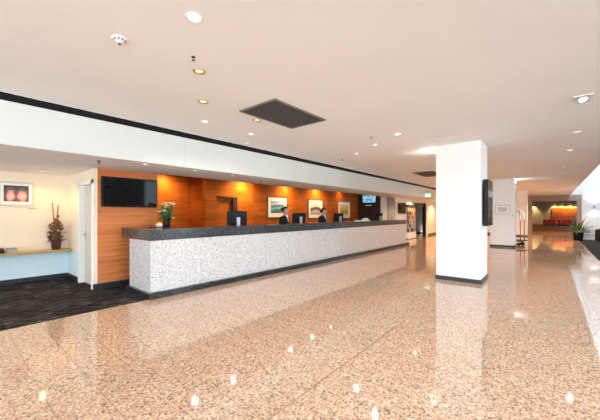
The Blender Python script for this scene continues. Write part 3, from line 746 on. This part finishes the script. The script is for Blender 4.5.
obj('lamp_head', xf(lathe(bmesh.new(), [(.03, .03), (.05, .02), (.058, -.03), (.050, -.03), (.044, -.01)], 20), R_), M['silver'], t, smooth=True)
obj('lamp', xf(lathe(bmesh.new(), [(0, -.012), (.046, -.010), (.046, .0)], 18), R_), M['lensw'], t, smooth=True)
obj('bracket', B(-.07, .07, -.012, .012, -.006, .0), M['frame_dark'], t)
t = thing('gimbal_spotlight', 'faint recessed spotlight next along the right ceiling edge', 'spotlight', (7.0, -.62, CEIL))
# linear lights beside the columns
def linear(label, x, y0, y1, e):
    t = thing('linear_light', label, 'light', (x, (y0+y1)/2, CEIL), 0, 'linear lights on the column heads'); d = (y1-y0)/2
    obj('housing', B(-.04, .04, -d, d, -.02, 0), M['whitepl'], t); obj('diffuser', B(-.03, .03, -d+.01, d-.01, -.024, -.02), M['led'], t)
    return t
bpy.data.objects.remove(bpy.data.objects[t.name])
# column uplights: slim fittings on the column sides that wash the ceiling
def uplight(label, x, y, sgn, e):
    t = thing('column_uplight', label, 'light', (x, y, 2.66), 0, 'uplights on the columns')
    obj('housing', B(-.20, .20, min(0, sgn*.07), max(0, sgn*.07), 0, .05, bev=.006), M['whitepl'], t)
    obj('lens', B(-.18, .18, min(sgn*.015, sgn*.06), max(sgn*.015, sgn*.06), .048, .053), M['led'], t)
    l = bpy.data.lights.new('uplight_beam', 'AREA'); l.shape = 'RECTANGLE'; l.size = .34; l.size_y = .04; l.energy = e; l.color = SOFTW
    o = bpy.data.objects.new('uplight_beam', l); C.objects.link(o); o.location = (x, y+sgn*.04, 2.725)
    o.rotation_euler = Vector((0, sgn*.6, 1)).to_track_quat('-Z', 'Y').to_euler()
uplight('slim uplight washing the ceiling left of the near column', 7.32, 1.92, 1, 5)
uplight('slim uplight washing the ceiling right of the middle column', 15.70, 1.19, -1, 3)
uplight('slim uplight washing the ceiling beside the far column', 23.6, 2.01, 1, 5)
# exit sign hung from the ceiling near the end of the bulkhead
t = thing('exit_sign', 'green and white running figure exit sign hanging past the counter', 'sign', (16.0, 4.86, 2.26)); t.scale = (1, .85, .85)
obj('casing', B(-.03, .03, -.17, .17, 0, .22, bev=.004), M['whitepl'], t)
f = obj('face', B(-.034, -.03, -.16, .16, .01, .21), M['signgreen'], t)
b = bmesh.new()
def q(y0, z0, y1, z1, w): # a stroke on the face
    d = Vector((0, y1-y0, z1-z0)); n_ = Vector((0, -d.z, d.y)).normalized()*w/2
    vs = [Vector((-.036, y0, z0))+n_, Vector((-.036, y0, z0))-n_, Vector((-.036, y1, z1))-n_, Vector((-.036, y1, z1))+n_]
    f1 = [b.verts.new(v) for v in vs]; f2 = [b.verts.new(v+Vector((.002, 0, 0))) for v in vs]
    b.faces.new(f1); b.faces.new(f2[::-1])
    for i in range(4): b.faces.new((f1[i], f1[(i+1) % 4], f2[(i+1) % 4], f2[i]))
for s in ((.085, .15, .075, .09, .030), (.075, .09, .105, .03, .020), (.075, .09, .045, .06, .020), (.045, .06, .050, .03, .016), (.085, .145, .12, .11, .014), (.085, .145, .05, .12, .014), (-.03, .11, -.13, .11, .024), (-.13, .11, -.09, .16, .022), (-.13, .11, -.09, .06, .022)): q(*s)
ell(b, (-.035, .083, .18), (.002, .018, .018), 12, 6)
obj('pictogram', b, M['signwhite'], f)
for y in (-.12, .12): obj('hanger', tube(bmesh.new(), [(0, y, .22), (0, y, .715)], .006, 6), M['whitepl'], t)

# ------------------------------------------------------------------ brochure rack
t = thing('brochure_rack', 'tall white brochure rack against the far cream wall', 'rack', (17.1, 6.17, 0))
W = .62
obj('base', B(-W, W, -.13, 0, 0, .36, bev=.006), M['white'], t)
obj('plinth', B(-W-.01, W+.01, -.15, 0, 0, .03), M['skirt'], t)
obj('back_panel', B(-W, W, -.02, 0, .36, 1.80), M['grey'], t)
for s in (-1, 1): obj('side_panel', B(s*W-.012, s*W+.012, -.035, 0, .36, 1.80), M['whitepl'], t)
tag(obj('header', B(-W, W, -.12, 0, 1.80, 1.92), M['frame_dark'], t), 'dark header board')
rowz = [.38+.235*i for i in range(6)]
for z in rowz: obj('shelf', xf(B(-W+.012, W-.012, -.12, -.04, 0, .012), Matrix.Translation((0, 0, z))), M['whitepl'], t)
cols_lo = [(.5, .5, .52), (.02, .02, .03), (.03, .04, .10), (.08, .10, .25), (.02, .02, .03), (.75, .74, .7)]
cols_hi = [(.55, .30, .06), (.65, .5, .25), (.35, .12, .03), (.08, .04, .02), (.12, .06, .03), (.75, .68, .5)]
bc = {}
def bmat(c):
    if c not in bc: bc[c] = plain('brochure_print', c, .4, var=.35, scale=12)
    return bc[c]
meshes = {}
for ri, z in enumerate(rowz):
    for k in range(9):
        c = random.choice(cols_lo if ri < 3 else cols_hi)
        if c not in meshes:
            o = obj('brochure', xf(B(-.064, .064, -.006, .006, 0, .215), Matrix.Rotation(-.12, 4, 'X')), bmat(c)); meshes[c] = o.data
        else:
            o = bpy.data.objects.new('brochure', meshes[c]); C.objects.link(o)
        o.location = (17.1 - .54 + k*.135, 6.17-.095, z+.013)
        tag(o, 'small printed brochure standing in the tall white rack', 'brochure', 'brochures in the far rack')

# ------------------------------------------------------------------ luggage cart
t = thing('luggage_cart', 'chrome arched luggage cart standing behind the middle column', 'cart', (16.6, 1.42, 0), PI/2-.25)
w, d = .50, .28
obj('deck', B(-w, w, -d, d, .20, .25, bev=.02), plain('grey_carpet_deck', (.12, .12, .13), .8), t)
obj('bumper', tube(bmesh.new(), [(-w-.02, -d-.02, .22), (w+.02, -d-.02, .22), (w+.02, d+.02, .22), (-w-.02, d+.02, .22), (-w-.02, -d-.02, .22)], .022, 8), M['blackmat'], t)
for sx in (-1, 1):
    for sy in (-1, 1):
        pts = [(sx*(w-.06), sy*(d-.05), .25), (sx*(w-.06), sy*(d-.05), 1.25)]
        for a in range(1, 9):
            an = a/8*PI/2
            pts.append((sx*(w-.06)*math.cos(an)**1.0*1.0 if False else sx*(w-.06 - (w-.10)*(1-math.cos(an))), sy*(d-.05 - (d-.07)*(1-math.cos(an))), 1.25+.45*math.sin(an)))
        obj('arch_tube', tube(bmesh.new(), pts, .024, 10), M['chrome'], t, smooth=True)
        wb = bmesh.new()
        xf(lathe(wb, [(0, -.018), (.07, -.018), (.08, -.01), (.08, .01), (.07, .018), (0, .018)], 20), Matrix.Translation((sx*(w-.12), sy*(d-.06), .08)) @ Matrix.Rotation(PI/2, 4, 'X'))
        wh = obj('wheel', wb, M['blackmat'], t, smooth=False)
        obj('fork', B(sx*(w-.12)-.02, sx*(w-.12)+.02, sy*(d-.06)-.03, sy*(d-.06)+.03, .10, .20), M['chrome'], wh)
obj('hanging_rail', tube(bmesh.new(), [(-.06, 0, 1.70), (.06, 0, 1.70)], .018, 10), M['chrome'], t, smooth=True)
fb = bmesh.new(); ell(fb, (0, 0, 1.735), (.035, .035, .035), 12, 8); obj('finial', fb, M['chrome'], t, smooth=True)
t = thing('luggage_cart', 'second chrome luggage cart parked behind the first', 'cart', (18.0, 1.0, 0), .1) if False else None

# ------------------------------------------------------------------ right side: planter, chair, sconce
t = thing('potted_plant', 'leafy green plant in a square black planter at the carpet edge', 'plant', (21.75, -1.08, .003))
b = bmesh.new()
lo = [(-.19, -.19), (.19, -.19), (.19, .19), (-.19, .19)]
v0 = [b.verts.new((x*.9, y*.9, 0)) for x, y in lo]; v1 = [b.verts.new((x*1.1, y*1.1, .42)) for x, y in lo]; v2 = [b.verts.new((x, y, .42)) for x, y in lo]; v3 = [b.verts.new((x, y, .37)) for x, y in lo]
b.faces.new(v0[::-1]); b.faces.new(v3)
for A, Q in ((v0, v1), (v1, v2), (v2, v3)):
    for i in range(4): b.faces.new((A[i], A[(i+1) % 4], Q[(i+1) % 4], Q[i]))
obj('planter', b, M['blackmat'], t)
obj('soil', B(-.18, .18, -.18, .18, .34, .375), plain('soil', (.03, .02, .012), .95), t)
b = bmesh.new(); bs = bmesh.new()
for i in range(80):
    a = random.random()*2*PI; e = random.uniform(.15, 1.45); l = random.uniform(.5, 1.15)*(.7+.3*math.sin(e))
    p = Vector((.06*math.cos(a), .06*math.sin(a), .38)); q2 = p+Vector((l*math.cos(a)*math.cos(e), l*math.sin(a)*math.cos(e), l*math.sin(e)))
    leafblade(b, p.lerp(q2, .25), q2, .055, .28*l*math.cos(e)+.04, 7)
    if i % 4 == 0: tube(bs, [p, p.lerp(q2, .6)], .006, 5)
thick(obj('foliage', b, M['leafd'], t)); obj('stems', bs, M['leafy'], t)
t = thing('tub_armchair', 'black tub armchair cut by the right edge of the photo', 'armchair', (20.15, -1.98, .003), PI*.5)
obj('seat', B(-.30, .30, -.30, .30, .12, .40, bev=.05), M['tweed'], t, smooth=False)
b = bmesh.new()
n = 16; inn = []; 
for i in range(n+1):
    a = -PI*.08 + (PI*1.16)*i/n
    hgt = .60 + .12*math.sin(PI*i/n)
    inn.append([(.30*math.cos(a), .30*math.sin(a), .12), (.30*math.cos(a), .30*math.sin(a), hgt), (.39*math.cos(a), .39*math.sin(a), hgt), (.39*math.cos(a), .39*math.sin(a), .10)])
vv = [[b.verts.new(p) for p in r] for r in inn]
for A, Q in zip(vv, vv[1:]):
    for k in range(4): b.faces.new((A[k], A[(k+1) % 4], Q[(k+1) % 4], Q[k]))
b.faces.new(vv[0][::-1]); b.faces.new(vv[-1])
obj('backrest', b, M['tweed'], t)
for sx in (-1, 1):
    for sy in (-1, 1): obj('leg', lathe(bmesh.new(), [(0, 0), (.018, 0), (.026, .12), (0, .12)], 10, (sx*.22, sy*.22, 0)), M['frame_dark'], t)
t = thing('wall_sconce', 'small dark up and down sconce on the white right wall', 'sconce', (22.5, -1.74, 1.72)); t.scale = (.65,)*3
obj('backplate', B(-.02, 0, -.05, .05, .02, .18), M['silver'], t)
obj('shade', lathe(bmesh.new(), [(.045, 0), (.06, 0), (.06, .20), (.045, .20), (.045, 0)], 18, (-.085, 0, 0)), M['silver'], t, smooth=False)
obj('lamp', lathe(bmesh.new(), [(0, .05), (.04, .05), (.04, .15), (0, .15)], 14, (-.085, 0, 0)), M['lensw'], t)
spot('sconce_beam', (22.38, -1.74, 1.92), 10, SOFTW, 2.2, .6, (22.46, -1.74, 3)); spot('sconce_beam', (22.38, -1.74, 1.66), 6, SOFTW, 2.2, .6, (22.46, -1.74, .5))

# ------------------------------------------------------------------ lounge beyond the steps
t = thing('tufted_sofa', 'long red leather sofa with a row of plump back cushions beyond the steps', 'sofa', (33.3, -.72, .34))
obj('base', B(-.30, .40, -1.30, 1.30, .05, .22, bev=.02), M['frame_dark'], t)
for i in range(8):
    y = -1.30+.1625+i*.325
    obj('seat_cushion', B(-.34, .24, y-.155, y+.155, .22, .36, bev=.04), M['redfab'], t, smooth=True)
    cb = bmesh.new(); ell(cb, (.28, y, .46), (.10, .158, .15), 16, 12); obj('back_cushion', cb, M['redfab'], t, smooth=True)
for x in (-.24, .34):
    for y in (-1.22, 1.22): obj('leg', B(x-.02, x+.02, y-.02, y+.02, 0, .05), M['black'], t)
obj('back_frame', B(.30, .40, -1.30, 1.30, .22, .52, bev=.03), M['redfab'], t)
# lit pelmet over the orange panel
t = thing('lit_pelmet', 'glowing yellow pelmet above the orange lounge panel', 'light', (39.85, -1.1, 2.0))
obj('box', B(-.12, .05, -1.15, 1.15, .42, .46), M['beige'], t)
for i in range(4):
    obj('lamp', lathe(bmesh.new(), [(0, 0), (.05, 0), (.05, .01), (0, .01)], 14, (-.05, -.85+i*.57, .408)), M['lensw'], t)
for i in range(4): spot('pelmet_beam', (39.72, -1.95+i*.57, 2.38), 90, (1, .62, .16), 1.8, .7, (39.95, -1.95+i*.57, 1.5))
spot('lounge_beam', (39.5, 1.55, 2.5), 140, (1, .66, .28), 1.5, .8, (40, 1.55, 1.4)); spot('lounge_beam', (34, -.6, 2.5), 110, (1, .6, .3), 1.7, .8); spot('lounge_beam', (36, 2, 2.5), 90, (1, .62, .3), 2, .8)
for x, y in ((-.8, .6), (.6, -.4), (2.6, .5), (-1.5, 2.5), (-1.2, 4), (4, 1), (3.6, -.5)): spot('downlight_or_fill_beam', (x, y, CEIL-.03), 30, SOFTW, 2.5, .6)  # fill beams without fittings, added to brighten the near floor
for x, y in ((18.5, 1.6), (20.5, 0), (24, 0), (27, 0.2), (29.5, 0), (9.3, 3.2), (12, 3.9), (14.5, 4.2), (18.5, 4.2), (21.5, 3.6), (11.5, 1.6)): spot('downlight_or_fill_beam', (x, y, CEIL-.03), (60 if x < 15 else 150), (1, .52, .17), 2.4, .7)  # warm fill without fittings, added to turn the far floor orange

# ------------------------------------------------------------------ daylight, camera, view
w = bpy.data.worlds.new('daylight'); S.world = w; w.use_nodes = True
nt = w.node_tree; bg = nt.nodes['Background']
tc = N(nt, 'ShaderNodeTexCoord'); sp = N(nt, 'ShaderNodeSeparateXYZ'); nt.links.new(tc.outputs['Generated'], sp.inputs[0])
r = ramp(nt, [(0.0, (1.35, 1.4, 1.4)), (.46, (1.3, 1.35, 1.4)), (.52, (.76, .90, 1.0)), (1, (.60, .80, 1.0))])  # lower half set brighter than the sky to fill the ceiling
nt.links.new(math_(nt, 'ADD', math_(nt, 'MULTIPLY', sp.outputs[2], .5), .5), r.inputs[0])
nt.links.new(r.outputs[0], bg.inputs['Color']); bg.inputs['Strength'].default_value = 3.9

cam = bpy.data.cameras.new('camera'); cam.sensor_width = 36; cam.lens = 18.0; cam.shift_y = 4/600; cam.clip_end = 200
co = bpy.data.objects.new('camera', cam); C.objects.link(co); co.location = (0, 0, 1.4); co.rotation_euler = (PI/2, 0, math.radians(-50))
S.camera = co
vs = S.view_settings
S.display_settings.display_device = 'sRGB'
vs.view_transform = 'Standard'; vs.look = 'None'; vs.exposure = 0.44; vs.gamma = 1; vs.use_curve_mapping = False
try:
    S.cycles.use_denoising = True; S.cycles.max_bounces = 10; S.cycles.diffuse_bounces = 6; S.cycles.glossy_bounces = 4; S.cycles.sample_clamp_indirect = 8
except Exception: pass
